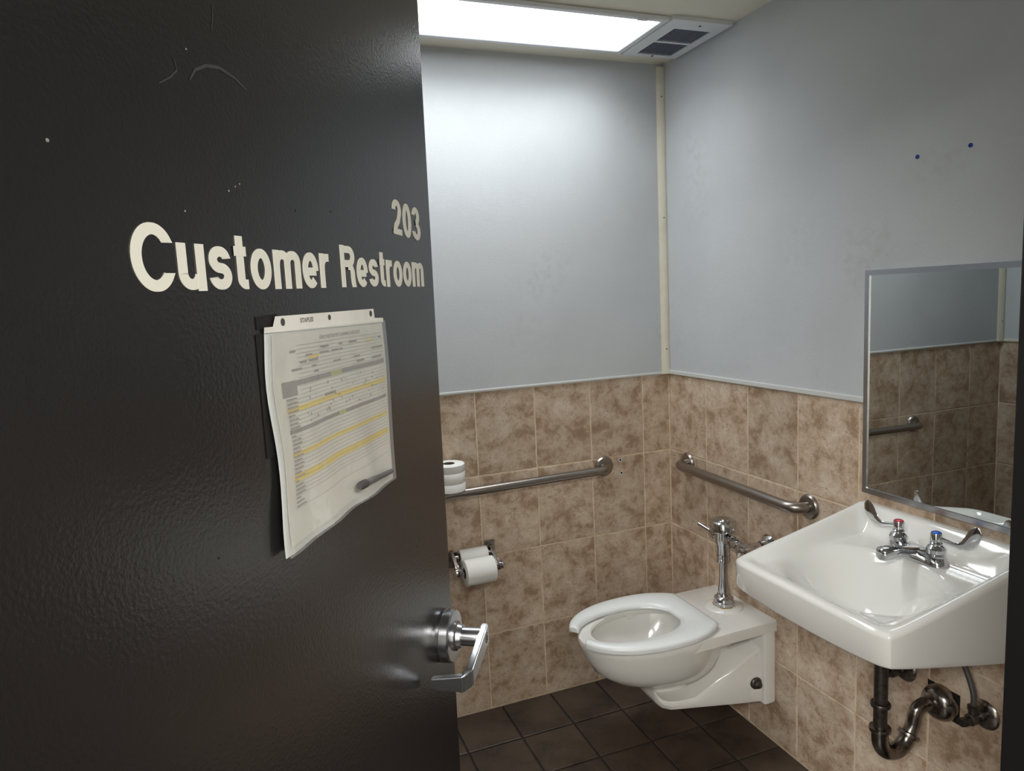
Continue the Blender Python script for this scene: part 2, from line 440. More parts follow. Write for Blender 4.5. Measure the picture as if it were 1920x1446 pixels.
# grotesque letters drawn as flat strokes: unit = cap height, x-height .74; each stroke is a centre line
WT = .195
def el(cx, cy, rx, ry, a0, a1, n=20):
    return [(cx+rx*math.cos(math.radians(a0+(a1-a0)*i/n)), cy+ry*math.sin(math.radians(a0+(a1-a0)*i/n))) for i in range(n+1)]
h_ = WT/2; XH_ = .74
def sshape(W, H):
    r1 = (H-WT)/4; cx = W/2; rx = W/2-h_
    return [el(cx, H-h_-r1, rx*.93, r1, 12, 270, 20) + el(cx, h_+r1, rx, r1, 90, -168, 20)]
GL = {
 'C': (.80, [el(.43, .5, .43-h_, .5-h_+.01, 33, 327, 36)]),
 'u': (.60, [[(h_, XH_), (h_, .26)] + el(.28, .27, .28-h_, .27-h_-.005, 180, 350, 16), [(.60-h_, XH_), (.60-h_, 0)]]),
 's': (.56, sshape(.56, XH_)),
 't': (.36, [[(.17, .93), (.17, .20)] + el(.29, .19, .12, .19-h_+.002, 180, 268, 10) + [(.35, h_-.002)], [(0, XH_-h_*.75), (.34, XH_-h_*.75)]]),
 'o': (.62, [el(.31, XH_/2, .31-h_, XH_/2-h_+.012, 0, 360, 36)]),
 'm': (.92, [[(h_, 0), (h_, XH_)], [(h_, .46)] + el(.285, .50, .285-h_*2+h_*.9, .24-h_+.012, 165, 0, 14) + [(.46, 0)], [(.46, .46)] + el(.645, .50, .645-.46, .24-h_+.012, 165, 0, 14) + [(.83, 0)]]),
 'e': (.60, [[(.52, .345)] + [(.09, .345)], el(.305, XH_/2, .305-h_, XH_/2-h_+.012, -2, 314, 34)]),
 'r': (.40, [[(h_, 0), (h_, XH_)], [(h_, .42)] + el(.30, .44, .30-h_, .30-h_+.01, 175, 96, 10) + [(.39, XH_-h_+.008)]]),
 'R': (.72, [[(h_, 0), (h_, 1)], [(h_, 1-h_), (.42, 1-h_)] + el(.42, .735, .20, .265-h_, 88, -90, 16) + [(h_, .47+h_*.99)], [(.34, .50), (.46, .495), (.545, .45), (.585, .36), (.592, .22), (.605, .10), (.635, 0)]]),
 '2': (.58, [el(.285, .715, .285-h_, .285-h_+.01, 185, -28, 22) + [(.36, .42), (.19, .26), (h_+.01, .04)], [(0, h_), (.56, h_)]]),
 '0': (.58, [el(.29, .5, .29-h_, .5-h_+.01, 0, 360, 36)]),
 '3': (.58, [el(.275, .735, .265-h_, .265-h_+.01, 175, -62, 20) + [(.31, .54), (.24, .525)], [(.24, .525), (.30, .53)] + el(.28, .285, .295-h_, .285-h_+.005, 72, -172, 22)]),
}
def glyph(ch, f):
    """one flat letter with a little thickness; f maps glyph units to the door plane"""
    bm = NB()
    for q_, st in enumerate(GL[ch][1]):
        up = .0010+.00012*q_
        n = len(st); closed = math.dist(st[0], st[-1]) < 1e-4
        Ls, Rs = [], []
        for i, (x, y) in enumerate(st):
            a = st[i-1] if i else (st[-2] if closed else st[0]); b = st[i+1] if i < n-1 else (st[1] if closed else st[-1])
            if a == b: a = st[max(i-1, 0)]
            tx, ty = b[0]-a[0], b[1]-a[1]; l = math.hypot(tx, ty) or 1; nx, ny = -ty/l, tx/l
            if (i in (0, n-1)) and not closed and ch in 'CsR23' and abs(ty) > .45*l: nx, ny = math.copysign(1.0 if ch == 'R' else 1.12, nx), 0.0
            k = h_*(.86+.14*min(abs(nx), 1))          # horizontals a little thinner, as in a grotesque face
            Ls.append((x+nx*k, y+ny*k)); Rs.append((x-nx*k, y-ny*k))
        top = [(bm.verts.new(f(*p, up)), bm.verts.new(f(*q, up))) for p, q in zip(Ls, Rs)]
        bot = [(bm.verts.new(f(*p, .0003)), bm.verts.new(f(*q, .0003))) for p, q in zip(Ls, Rs)]
        for i in range(n-1):
            bm.faces.new((top[i][0], top[i][1], top[i+1][1], top[i+1][0]))
            bm.faces.new((top[i][0], top[i+1][0], bot[i+1][0], bot[i][0])); bm.faces.new((top[i][1], bot[i][1], bot[i+1][1], top[i+1][1]))
    return bm
def sign(word, u0, u1, zb0, zb1, cap, name, gap=.095):
    tot = sum(GL[c][0] for c in word) + gap*(len(word)-1); k = (u1-u0)/tot; x = 0
    for c in word:
        def f(gx, gy, o_, x=x):
            t = (x+gx)/tot
            return dp(u0+(x+gx)*k, zb0+(zb1-zb0)*t+gy*cap, o_)
        obj(name, glyph(c, f), 'vinyl', door)
        x += GL[c][0]+gap
sign('Customer', -.729, -.397, 1.5708, 1.5755, .0560, 'letter')
sign('Restroom', -.364, -.049, 1.5762, 1.5785, .0540, 'letter')
sign('203', -.173, -.050, 1.658, 1.6545, .0545, 'digit', .09)

# door lever
RZ = .953; RU = -.066
bm = NB(); lathe(bm, dp(RU, RZ, .0), DNORM, [(0, .046), (.006, .047), (.007, .045), (.009, .045), (.010, .0465), (.021, .0465), (.0235, .044), (.0245, .030)], 48)
rose = obj('door_handle', bm, 'satin', door, 35); rose['label'] = 'satin chrome door lever on a round rose'
bm = NB(); lathe(bm, dp(RU, RZ, .024), DNORM, [(0, .026), (.004, .026), (.006, .022), (.014, .020), (.0145, .0165), (.046, .0165), (.049, .0155)], 32)
obj('neck', bm, 'satin', rose, 35)
# lever: out from the neck towards the hinge, then returning to the door
path = [(RU+.0175, RZ+.001, .0755), (RU-.006, RZ-.002, .0765), (RU-.088, RZ-.026, .074), (RU-.100, RZ-.030, .066), (RU-.103, RZ-.031, .012)]
hh = [.0180, .0180, .0155, .0150, .0090]; tt = .0062
bm = NB(); rings = []
for i, (u, z, o_) in enumerate(path):
    a = path[max(i-1, 0)]; b_ = path[min(i+1, len(path)-1)]
    tu, to = b_[0]-a[0], b_[2]-a[2]; l_ = math.hypot(tu, to); nu, no = -to/l_, tu/l_
    rings.append([dp(u+s*nu*tt, z+q*hh[i], o_+s*no*tt) for s, q in ((-1, -1), (1, -1), (1, 1), (-1, 1))])
loft(bm, rings); bmesh.ops.bevel(bm, geom=bm.edges[:], offset=.0022, segments=2, affect='EDGES')
obj('lever', bm, 'satin', rose, 30)
bm = NB(); lathe(bm, dp(RU, RZ, .078), DNORM, [(0, .010), (.0045, .010), (.0055, .008)], 24); box_ = obj('key_cylinder', bm, 'satin', rose, 35)
bm = NB(); rings = [[dp(RU+a*.0015, RZ+b*.005, o_) for a, b in ((-1, -1), (1, -1), (1, 1), (-1, 1))] for o_ in (.0832, .0839)]
loft(bm, rings); obj('keyhole', bm, 'black', rose)
# pale specks and chips in the paint
for (u, z, r) in ((-.7923, 1.6731, .0016), (-.6577, 1.6407, .0011), (-.5906, 1.6668, .0012), (-.5794, 1.6723, .0010), (-.5718, 1.6759, .0009), (-.6335, 1.7820, .0011)):
    bm = NB(); lathe(bm, dp(u, z, -.0002), DNORM, [(0, r), (.0006, r*.7)], 10); obj('paint_chip', bm, 'speck', door)
for (u, z) in ((-.1423, 1.1937), (-.1481, 1.1636), (-.1640, 1.1560), (-.3794, 1.6697), (-.4668, 1.6616), (-.6615, 1.3287)):
    bm = NB(); lathe(bm, dp(u, z, -.0002), DNORM, [(0, .0013), (.0005, .0011)], 10); obj('pinhole', bm, 'black', door)
# faint rubbed scuffs
for pts, wd in (([(-.6335, 1.7561), (-.6244, 1.7673), (-.6081, 1.7757), (-.5878, 1.7799), (-.563, 1.7772), (-.5443, 1.7707)], .0016), ([(-.5891, 1.8356), (-.59, 1.825), (-.5939, 1.811)], .0008), ([(-.6532, 1.7701), (-.6508, 1.7644), (-.6496, 1.7595), (-.6596, 1.751), (-.6745, 1.7422)], .0008)):
    bm = NB(); n = len(pts); vsl = []
    for i, (u, z) in enumerate(pts):
        a, b = pts[max(i-1, 0)], pts[min(i+1, n-1)]; tx, tz = b[0]-a[0], b[1]-a[1]; l = math.hypot(tx, tz); k = wd*(.35+.65*math.sin(PI*(i+.5)/n))
        vsl.append([bm.verts.new(dp(u+s_*-tz/l*k, z+s_*tx/l*k, .0004)) for s_ in (-1, 1)])
    for p, q in zip(vsl[:-1], vsl[1:]): bm.faces.new((p[0], p[1], q[1], q[0]))
    obj('scuff', bm, 'scuff', door)

# ------------------------------------------------------------------ plastic document sleeve with its form
slv = thing('document_sleeve', 'clear plastic sleeve holding a cleaning checklist, taped to the dark door', 'sleeve', tuple(dp(-.41, 1.29, .004)))
def spoly(name, pts, off, th, mt, parent=None, curve=True):
    bm = NB(); loft(bm, [[dp(u, z, off) for u, z in pts], [dp(u, z, off+th) for u, z in pts]])
    return obj(name, bm, mt, parent or slv)
def bow(u, z):     # the sheet stands off the door a little more towards the bottom
    t = (1.545-z)/.25
    return .0035 + .006*max(t, 0) + .0018*math.sin(u*60+z*22)*max(t, 0)
def sheet(name, u0, u1, z0, z1, off, mt, parent=None, nu=20, nz=16, wob=0.0, shape=None, th=.0006):
    bm = NB(); g = []
    for k, sgn in ((0, 0.0), (1, th)):
        row = []
        for j in range(nz+1):
            r = []
            for i in range(nu+1):
                u = u0+(u1-u0)*i/nu; z = z0+(z1-z0)*j/nz
                if shape: u, z = shape(i/nu, j/nz, u, z)
                r.append(bm.verts.new(dp(u, z, bow(u, z)+off+sgn)))
            row.append(r)
        g.append(row)
    for k in (0, 1):
        for j in range(nz):
            for i in range(nu):
                q = (g[k][j][i], g[k][j][i+1], g[k][j+1][i+1], g[k][j+1][i])
                bm.faces.new(q if k else q[::-1])
    for j in range(nz):
        for i in (0, nu): bm.faces.new((g[0][j][i], g[1][j][i], g[1][j+1][i], g[0][j+1][i]))
    for i in range(nu):
        for j in (0, nz): bm.faces.new((g[0][j][i], g[0][j][i+1], g[1][j][i+1], g[1][j][i]))
    return obj(name, bm, mt, parent or slv, 60)
SU0, SU1, SZ0, SZ1 = -.555, -.250, 1.294, 1.531
def edge_wob(s, t, u, z):
    e = .004*math.sin(t*9+1)*(1-min(s*4, 1)) + .004*math.sin(t*7)*max(0, s*4-3)
    zz = z + (.006*s - .0012*math.sin(s*PI*3))*(1-t)
    return u-e-.004*(1-t)*(1-s) - .016*(1-t)*s, zz
sheet('sleeve_back', SU0-.003, SU1+.004, SZ0-.003, SZ1, -.002, 'strip', shape=edge_wob)
form = sheet('form', SU0+.007, SU1-.004, SZ0+.006, SZ1-.006, 0, 'form', shape=edge_wob)
def onform(s0, s1, t0, t1, mt, name, lift=.0008, nu=10):
    """a flat printed patch on the form; s across 0..1, t up 0..1"""
    a, b, c, d = SU0+.007, SU1-.004, SZ0+.006, SZ1-.006
    def sh(i, j, u, z):
        s = s0+(s1-s0)*i; t = t0+(t1-t0)*j
        return edge_wob(s, t, a+(b-a)*s, c+(d-c)*t)
    return sheet(name, 0, 1, 0, 1, lift, mt, form, nu, 1, shape=sh, th=.0001)
for t0, t1, mt in ((.745, .772, 'grey'), (.520, .540, 'grey')):
    onform(.06 if t0 < .6 else .14, .985, t0, t1, mt, 'grey_bar')
onform(.045, .145, .700, .775, 'grey', 'grey_block')
for t0, t1 in ((.622, .648), (.405, .428), (.285, .322)):
    onform(.06, .99, t0, t1, 'yellow', 'yellow_bar')
for s0, s1, t0, t1 in ((.42, .52, .746, .771), (.47, .53, .521, .539), (.25, .33, .865, .883), (.80, .86, .905, .92)):
    onform(s0, s1, t0, t1, 'olive' if t0 < .8 else 'yellow', 'highlighter_mark', .0011, 4)
onform(.36, .45, .650, .664, 'grey', 'redacted_mark', .0011, 3)
# ruled lines and rows of tiny print, one printed layer
bm = NB()
a_, b_, c_, d_ = SU0+.007, SU1-.004, SZ0+.006, SZ1-.006
def ink(s0, s1, t0, t1, mi=0, n=6):
    top, bot = [], []
    for i in range(n+1):
        s = s0+(s1-s0)*i/n
        for t, L_ in ((t0, bot), (t1, top)):
            u, z = edge_wob(s, t, a_+(b_-a_)*s, c_+(d_-c_)*t); L_.append(bm.verts.new(dp(u, z, bow(u, z)+.00175)))
    for i in range(n):
        f = bm.faces.new((bot[i], bot[i+1], top[i+1], top[i])); f.material_index = mi
rows = [.02*k+.16 for k in range(40) if .02*k+.16 < .97]
for t in rows:
    if t > .2 or random.random() < .4: ink(.06 if t < .7 else .16, .985, t, t+.0022, 0, 10)
for t in rows:
    if t < .70:
        ink(.062, .062+random.uniform(.03, .075), t+.006, t+.0125, 1, 1)
        if random.random() < .6: ink(.10, .10+random.uniform(.02, .04), t+.006, t+.0125, 1, 1)
for t in (.79, .82, .85, .88, .91):
    for s in [random.uniform(.05, .95) for _ in range(5)]:
        ink(s, min(s+random.uniform(.03, .08), .98), t, t+.010, 1, 2)
for _ in range(40):
    s = random.uniform(.18, .95); t = random.uniform(.55, .72); ink(s, s+.008, t, t+random.uniform(.006, .014), 1, 1)
pr_ = obj('ruled_print', bm, ['ink', 'grey'], form); pr_['kind'] = 'stuff'
lettering('DAILY RESTROOM CLEANING CHECKLIST', -.447, -.335, 1.5155, 1.5160, .0042, .0065, form, 'form_title', 'grey', 0, .0001, False)
# binding strip on top with its three holes and print
strip_pts = [(-.5585, 1.5285), (-.5575, 1.5345), (-.541, 1.5345), (-.535, 1.545), (-.279, 1.5465), (-.277, 1.5335), (-.247, 1.5325), (-.247, 1.526)]
spoly('binding_strip', strip_pts, .0035, .0006, 'form')
for u, z, r in ((-.522, 1.5385, .0042), (-.414, 1.5395, .0034), (-.290, 1.5400, .0042)):
    bm = NB(); lathe(bm, dp(u, z, .0039), DNORM, [(0, r), (.0006, r)], 18); obj('punch_hole', bm, 'inkd', slv)
lettering('STAPLES', -.485, -.455, 1.5362, 1.5366, .0052, .0043, slv, 'brand_print', 'grey', .0002, .0001, False)
spoly('tape', [(-.567, 1.5325), (-.528, 1.5345), (-.528, 1.5475), (-.567, 1.5455)], .0006, .0006, 'tape')
spoly('tape', [(-.570, 1.40), (-.548, 1.40), (-.548, 1.528), (-.570, 1.528)], .0006, .0004, 'tape')
sheet('clear_front', SU0-.003, SU1+.004, SZ0-.003, SZ1-.002, .0035, 'clear', shape=edge_wob, th=.0002)
bm = NB(); p0 = dp(-.380, 1.3215, .0185); p1 = dp(-.285, 1.3145, .0175); ax = (p1-p0).normalized()
L_ = (p1-p0).length
lathe(bm, p0, ax, [(-.012, .001), (-.006, .0030), (0, .0042), (L_*.35, .0042), (L_*.36, .0036), (L_*.95, .0034), (L_, .0028)], 16)
pen = obj('pen', bm, 'pen', None, 40, base=tuple(p0))
tag(pen, 'dark grey pen lying in the bottom corner of the plastic sleeve', 'pen')
bm = NB(); lathe(bm, p0+ax*-.018, ax, [(0, .004), (.006, .0056), (.020, .0056), (.022, .0045)], 16); obj('pen_cap', bm, 'inkd', pen, 40)

# ------------------------------------------------------------------ ceiling light and vent
lt = thing('ceiling_light', 'long white fluorescent ceiling fixture with a glowing flat lens', 'ceiling light', (-.86, -.265, CZ))
x0, x1, y0, y1 = -1.475, -.243, -.420, -.108; fw = .021
bm = NB()
for lo, hi in (((x0, y0), (x1, y0+fw)), ((x0, y1-fw), (x1, y1)), ((x0, y0+fw), (x0+fw, y1-fw)), ((x1-fw, y0+fw), (x1, y1-fw))):
    box(bm, (lo[0], lo[1], CZ-.014), (hi[0], hi[1], CZ-.0005), .003)
obj('frame', bm, 'white', lt)
bm = NB(); box(bm, (x0+fw-.002, y0+fw-.002, CZ-.009), (x1-fw+.002, y1-fw+.002, CZ-.001))
obj('lens', bm, 'lens', lt)
bm = NB(); box(bm, (-.352, y0+.003, CZ-.018), (-.318, y0+.015, CZ-.013), .001); obj('latch', bm, 'white', lt)
bm = NB(); box(bm, (x1-.004, y1-.004, CZ-.016), (x1+.010, y1+.004, CZ-.012), .001); obj('corner_clip', bm, 'white', lt)
vt = thing('ceiling_vent', 'white exhaust vent grille on the ceiling beside the light', 'vent', (-.125, -.267, CZ))
VX0, VX1, VY0, VY1 = -.236, -.014, -.432, -.104
ops = ((-.188, -.046, -.362, -.252), (-.188, -.046, -.240, -.128))
bm = NB(); zlo, zhi = CZ-.013, CZ-.0005
ys = [VY0, ops[0][2], ops[0][3], ops[1][2], ops[1][3], VY1]
for i, (a, b) in enumerate(zip(ys[:-1], ys[1:])):
    if i in (1, 3):
        box(bm, (VX0, a, zlo), (ops[0][0], b, zhi)); box(bm, (ops[0][1], a, zlo), (VX1, b, zhi))
    else: box(bm, (VX0, a, zlo), (VX1, b, zhi))
obj('plate', bm, 'white', vt)
for ox0, ox1, oy0, oy1 in ops:
    bm = NB(); box(bm, (ox0, oy0, CZ-.003), (ox1, oy1, CZ-.0006)); op = obj('opening', bm, 'dark', vt)
    n = 15
    for k in range(n):
        b = NB(); xx = ox0+(ox1-ox0)*(k+.5)/n
        loft(b, [[V(xx-.0032, y, CZ-.012), V(xx-.0022, y, CZ-.0125), V(xx+.0030, y, CZ-.004), V(xx+.0020, y, CZ-.0035)] for y in (oy0, oy1)])
        obj('slat', b, 'slat', op)
for y in (VY0+.032, VY1-.013):
    bm = NB(); lathe(bm, (-.117, y, zlo), (0, 0, -1), [(0, .005), (.0015, .0045), (.002, .002)], 14); obj('screw', bm, 'pipe', vt, 40)
for hx0, hx1, lb in ((-1.77, .07, 'long hall ceiling light behind the viewer'), (-3.37, -2.13, 'short unseen hall ceiling light on the left, added to fill the right wall')):  # short one: housing for the added lamp that fills the right wall
    hl = thing('hall_light', lb, 'ceiling light', ((hx0+hx1)/2, -3.2, CZ), 'hall ceiling lights')
    bm = NB(); box(bm, (hx0, -3.52, CZ-.02), (hx1, -2.88, CZ-.0005), .004); obj('frame', bm, 'white', hl)
    bm = NB(); box(bm, (hx0+.03, -3.48, CZ-.024), (hx1-.03, -2.92, CZ-.0195)); obj('lens', bm, 'hlens', hl)

# ------------------------------------------------------------------ grab bars
def grab_bar(label, A, B, normal, r=.016, stand=.058, br=.045):
    A, B, n = Vector(A), Vector(B), Vector(normal)
    t = (B-A).normalized(); g = thing('grab_bar', label, 'grab bar', tuple(A), 'steel grab bars')
    pts = [A + n*.004]
    pts += [p for p in arc(A+n*(stand-br)+t*br, -t*br, n*br, 0, PI/2, 10)]
    pts += [p for p in arc(B+n*(stand-br)-t*br, n*br, t*br, 0, PI/2, 10)]
    pts += [B + n*.004]
    bm = NB(); tube(bm, pts, r, 24); obj('tube', bm, 'steel', g, 60)
    for p in (A, B):
        bm = NB(); lathe(bm, p, n, [(.0005, .0385), (.002, .0395), (.005, .0385), (.010, .034), (.0115, .026), (.0125, .018)], 40); obj('flange', bm, 'steel', g, 35)
grab_bar('long brushed steel grab bar on the back wall, under the standing toilet roll', (-.304, 0, .879), (-1.372, 0, .866), (0, -1, 0))
grab_bar('short brushed steel grab bar on the wall above the toilet flush valve', (0, -.125, .880), (0, -.757, .872), (-1, 0, 0), r=.0175)

# ------------------------------------------------------------------ toilet paper
def paper_roll(label, c, axis, h, R, r0, group, seams=()):
    c = Vector(c); ax = Vector(axis).normalized()
    t = thing('toilet_roll', label, 'toilet paper', tuple(c), group)
    bm = NB()
    prof = [(0, r0), (0, R-.003), (.002, R)]
    for s in seams: prof += [(s*h-.0015, R), (s*h, R-.0012), (s*h+.0015, R)]
    prof += [(h-.002, R), (h, R-.003), (h, r0)]
    lathe(bm, c, ax, prof, 48, False, False); obj('paper', bm, 'paper', t, 40)
    bm = NB(); lathe(bm, c, ax, [(.0005, r0+.0003), (h-.0005, r0+.0003)], 32, False, False); obj('core', bm, 'core', t, 60)
    return t
paper_roll('spare toilet roll standing upright on the long grab bar', (-.944, -.0575, .8885), (0, 0, 1), .097, .055, .021, 'rolls of toilet paper', (.32, .72))
tph = thing('toilet_roll_holder', 'chrome double toilet roll holder on the tiled back wall', 'roll holder', (-.87, 0, .62))
paper_roll('full toilet roll, front lower one in the chrome holder', (-.922, -.098, .592), (1, 0, 0), .110, .046, .019, 'rolls of toilet paper')
paper_roll('nearly used toilet roll at the back of the chrome holder', (-.920, -.033, .629), (1, 0, 0), .106, .0265, .017, 'rolls of toilet paper')
bm = NB(); box(bm, (-.985, -.012, .585), (-.935, -.0005, .650), .003); box(bm, (-.815, -.012, .585), (-.775, -.0005, .665), .003); box(bm, (-.985, -.006, .600), (-.775, -.0005, .640), .002)
obj('back_plate', bm, 'oldchrome', tph)
for x in (-.945, -.795):
    bm = NB(); rings = []
    for y, z, h in ((-.006, .630, .022), (-.04, .632, .016), (-.075, .612, .013), (-.112, .598, .011)):
        rings.append([V(x+s*.006, y, z+q*h) for s, q in ((-1, -1), (1, -1), (1, 1), (-1, 1))])
    loft(bm, rings); bmesh.ops.bevel(bm, geom=bm.edges[:], offset=.002, segments=2, affect='EDGES'); arm = obj('arm', bm, 'oldchrome', tph, 40)
    bm = NB(); lathe(bm, (x+.004, -.098, .600), (1 if x > -.87 else -1, 0, 0), [(-.012, .009), (.0, .014), (.003, .014), (.004, .011), (.007, .011), (.008, .0145), (.013, .0135), (.015, .008)], 24); obj('knob', bm, 'chrome', arm, 40)
for y, z in ((-.098, .592), (-.033, .629)):
    bm = NB(); tube(bm, [(-.945, y, z), (-.795, y, z)], .008, 16); obj('spindle', bm, 'chrome', tph, 60)

# ------------------------------------------------------------------ toilet
TY = -.448
toi = thing('toilet', 'white wall-hung toilet with open-front seat', 'toilet', (0, TY, .147))
def tp(xl, y, z): return V(-xl, TY+y, z)
def egg(xb, xf, hw, z, n=56, pw=1.0):
    xc = xb+.44*(xf-xb); out = []
    for i in range(n):
        t = 2*PI*i/n; c, s = math.cos(t), math.sin(t)
        c2 = math.copysign(abs(c)**pw, c); s2 = math.copysign(abs(s)**pw, s)
        out.append(tp(xc + (c2*(xf-xc) if c >= 0 else c2*(xc-xb)), hw*s2, z))
    return out
bm = NB()
R_ = [(.248, .20, .40, .045), (.252, .19, .445, .075), (.265, .17, .50, .105), (.290, .15, .555, .130), (.325, .14, .598, .150), (.37, .13, .625, .164), (.410, .13, .640, .174),
      (.430, .13, .645, .1775), (.438, .135, .642, .1750), (.441, .14, .634, .168),
      (.441, .23, .600, .132), (.436, .235, .596, .126), (.425, .235, .597, .127), (.412, .225, .604, .134), (.385, .24, .592, .126), (.34, .27, .560, .105), (.30, .31, .51, .078), (.275, .35, .47, .050)]
loft(bm, [egg(b, c, d, a) for a, b, c, d in R_])
# deck
out = [(0, .166), (.06, .167), (.15, .168), (.24, .170), (.33, .172), (.38, .168)]
inner_hide = [(.40, .12)]
dk = [(x, y) for x, y in out] + [(.40, .13), (.26, .13), (.235, .08), (.228, 0)]
half = dk
ring = [(x, y) for x, y in half] + [(x, -y) for x, y in reversed(half[:-1])]
def dring(z, ins):
    pts = []
    for x, y in ring:
        s = math.copysign(1, y) if y else 0
        k = ins if (x, abs(y)) in [(a, b) for a, b in out] else 0
        pts.append(tp(x, y-s*k, z))
    return pts
loft(bm, [dring(.400, .006), dring(.404, 0), dring(.434, 0), dring(.439, .002), dring(.4412, .006)])
# wall flange
box(bm, (-.050, TY-.165, .147), (-.0005, TY+.165, .436), .009, 3)
# foot with sloping side panels
secs = [(.0, .158, .147, .415), (.05, .152, .149, .395), (.12, .140, .153, .355), (.20, .126, .159, .315), (.28, .112, .165, .28), (.33, .104, .169, .27), (.37, .098, .173, .268), (.395, .091, .181, .266), (.408, .081, .194, .262), (.414, .066, .210, .258)]
rings = []
for x, wd, zb, zt in secs:
    r = []
    tw = max(wd*.42, .04); cb = min(.022, wd*.3)
    zs = min(max(.375-.62*x, zb+.03), zt-.02); tw = min(tw, .05)
    prof = [(-wd+cb, zb), (wd-cb, zb), (wd-cb*.25, zb+cb*.3), (wd, zb+cb), (wd*.985, zb+cb+.5*(zs-zb-cb)), (wd*.95, zs-.004), (wd*.90, zs+.003), (tw*.7, min(zs+.004, zt-.005)), (tw*.6, zt)]
    prof = prof + [(-a, b) for a, b in reversed(prof[2:])]
    rings.append([tp(x, a, b) for a, b in prof])
loft(bm, rings)
box(bm, (-.21, TY-.045, .22), (-.02, TY+.045, .42))
# pad round the flush pipe
lathe(bm, (-.085, TY, .4405), (0, 0, 1), [(0, .066), (.0035, .064), (.0065, .058), (.0075, .03)], 40)
obj('bowl', bm, 'porc', toi, 38)
# water
bm = NB(); loft(bm, [egg(.315, .505, .075, .302), egg(.315, .505, .075, .3025)]); MT['water'] = mat('water', (196, 190, 176), .03, spec=.6); obj('water', bm, 'water', toi)
# seat
bm = NB(); N_ = 72; t0 = .335; rings = []
def clampback(x, y): return (max(x, .205), y)
for i in range(N_+1):
    t = t0 + (2*PI-2*t0)*i/N_
    c, s = math.cos(t), math.sin(t)
    def pt(xb, xf, hw, flat, pw=.92):
        xc = xb+.46*(xf-xb); c2 = math.copysign(abs(c)**pw, c); s2 = math.copysign(abs(s)**pw, s)
        x = xc+(c2*(xf-xc) if c >= 0 else c2*(xc-xb)); return max(x, flat), hw*s2
    O = pt(.148, .668, .188, .202); I = pt(.285, .640, .112, .29)
    ix, iy = I
    def mixp(k): return (I[0]+(O[0]-I[0])*k, I[1]+(O[1]-I[1])*k)
    sec = [(mixp(.03), .4455), (mixp(0), .450), (mixp(.03), .459), (mixp(.18), .4655), (mixp(.5), .468), (mixp(.85), .4665), (mixp(.97), .462), (mixp(1.0), .456), (mixp(.98), .4455)]
    rings.append([tp(p[0], p[1], z) for p, z in sec])
# rounded ends
def shrink(r, k, dirn):
    c = sum(r, V(0, 0, 0))/len(r); return [c+(p-c)*k + dirn for p in r]
d0 = (rings[0][4]-rings[2][4]).normalized(); d1 = (rings[-1][4]-rings[-3][4]).normalized()
rings = [shrink(rings[0], .72, d0*.010), shrink(rings[0], .92, d0*.006)] + rings + [shrink(rings[-1], .92, d1*.006), shrink(rings[-1], .72, d1*.010)]
loft(bm, rings); obj('seat', bm, 'seat', toi, 50)
for y in (-.07, .07):
    bm = NB(); box(bm, tuple(tp(.240, y-.022, .4405)), tuple(tp(.212, y+.022, .4465)), .005); obj('hinge', bm, 'seat', toi)
# mounting bolt in the side panel
bx_ = V(-.070, TY-.1445, .226); bn = V(-.12, -.99, .06)
bm = NB(); lathe(bm, bx_-bn*.004, bn, [(0, .034), (.0075, .033), (.0075, .027), (.005, .026)], 28); obj('bolt_recess', bm, 'porc', toi, 40)
bm = NB(); lathe(bm, bx_-bn*.002, bn, [(0, .021), (.006, .021), (.010, .018), (.012, .012), (.024, .011), (.026, .008)], 18); obj('bolt', bm, 'pipe', toi, 40)
bm = NB(); lathe(bm, (-.085, TY, .4475), (0, 0, 1), [(0, .0375), (.0012, .0368), (.0016, .02)], 32)
for v in bm.verts:
    a = math.atan2(v.co.y-TY, v.co.x+.085); k = 1+.10*math.sin(3*a+1)+.06*math.sin(7*a)
    v.co.x = -.085+(v.co.x+.085)*k; v.co.y = TY+(v.co.y-TY)*k
obj('rust_stain', bm, 'rust', toi)

# ------------------------------------------------------------------ flush valve
FXv, FYv = -.085, TY
fv = thing('flush_valve', 'chrome flush valve rising from the back of the toilet', 'flush valve', (FXv, FYv, .449))
bm = NB(); lathe(bm, (FXv, FYv, .449), (0, 0, 1), [(0, .034), (.002, .0355), (.012, .0355), (.014, .0335), (.026, .0325), (.030, .029), (.033, .024), (.040, .0225)], 36); obj('spud_nut', bm, 'chrome', fv, 35)
bm = NB(); lathe(bm, (FXv, FYv, .485), (0, 0, 1), [(0, .0205), (.02, .0195), (.05, .0155), (.08, .0145), (.13, .0145)], 28); obj('tailpiece', bm, 'chrome', fv, 50)
bm = NB(); lathe(bm, (FXv, FYv, .603), (0, 0, 1), [(0, .018), (.002, .0235), (.013, .0235), (.015, .021), (.020, .021), (.022, .024), (.027, .024), (.029, .019)], 32); obj('coupling', bm, 'chrome', fv, 35)
bm = NB(); lathe(bm, (FXv, FYv, .630), (0, 0, 1), [(0, .0215), (.035, .0225), (.045, .027), (.060, .030), (.085, .030), (.092, .032)], 32); obj('body', bm, 'chrome', fv, 40)
bm = NB(); lathe(bm, (FXv, FYv, .718), (0, 0, 1), [(0, .036), (.001, .0465), (.003, .0475), (.026, .0470), (.033, .0445), (.037, .040), (.039, .025), (.043, .0235), (.045, .016)], 40); obj('cap', bm, 'chrome', fv, 22)
bm = NB(); lathe(bm, (FXv, FYv+.022, .690), (0, 1, .05), [(0, .017), (.006, .017), (.008, .021), (.014, .021), (.017, .015), (.024, .011)], 24)
hd = obj('handle_socket', bm, 'chrome', fv, 35)
bm = NB(); tube(bm, [(FXv, FYv+.040, .691), (FXv-.012, FYv+.075, .703), (FXv-.024, FYv+.108, .714)], [.0048, .0052, .0062], 14); obj('handle', bm, 'satin', hd, 60)
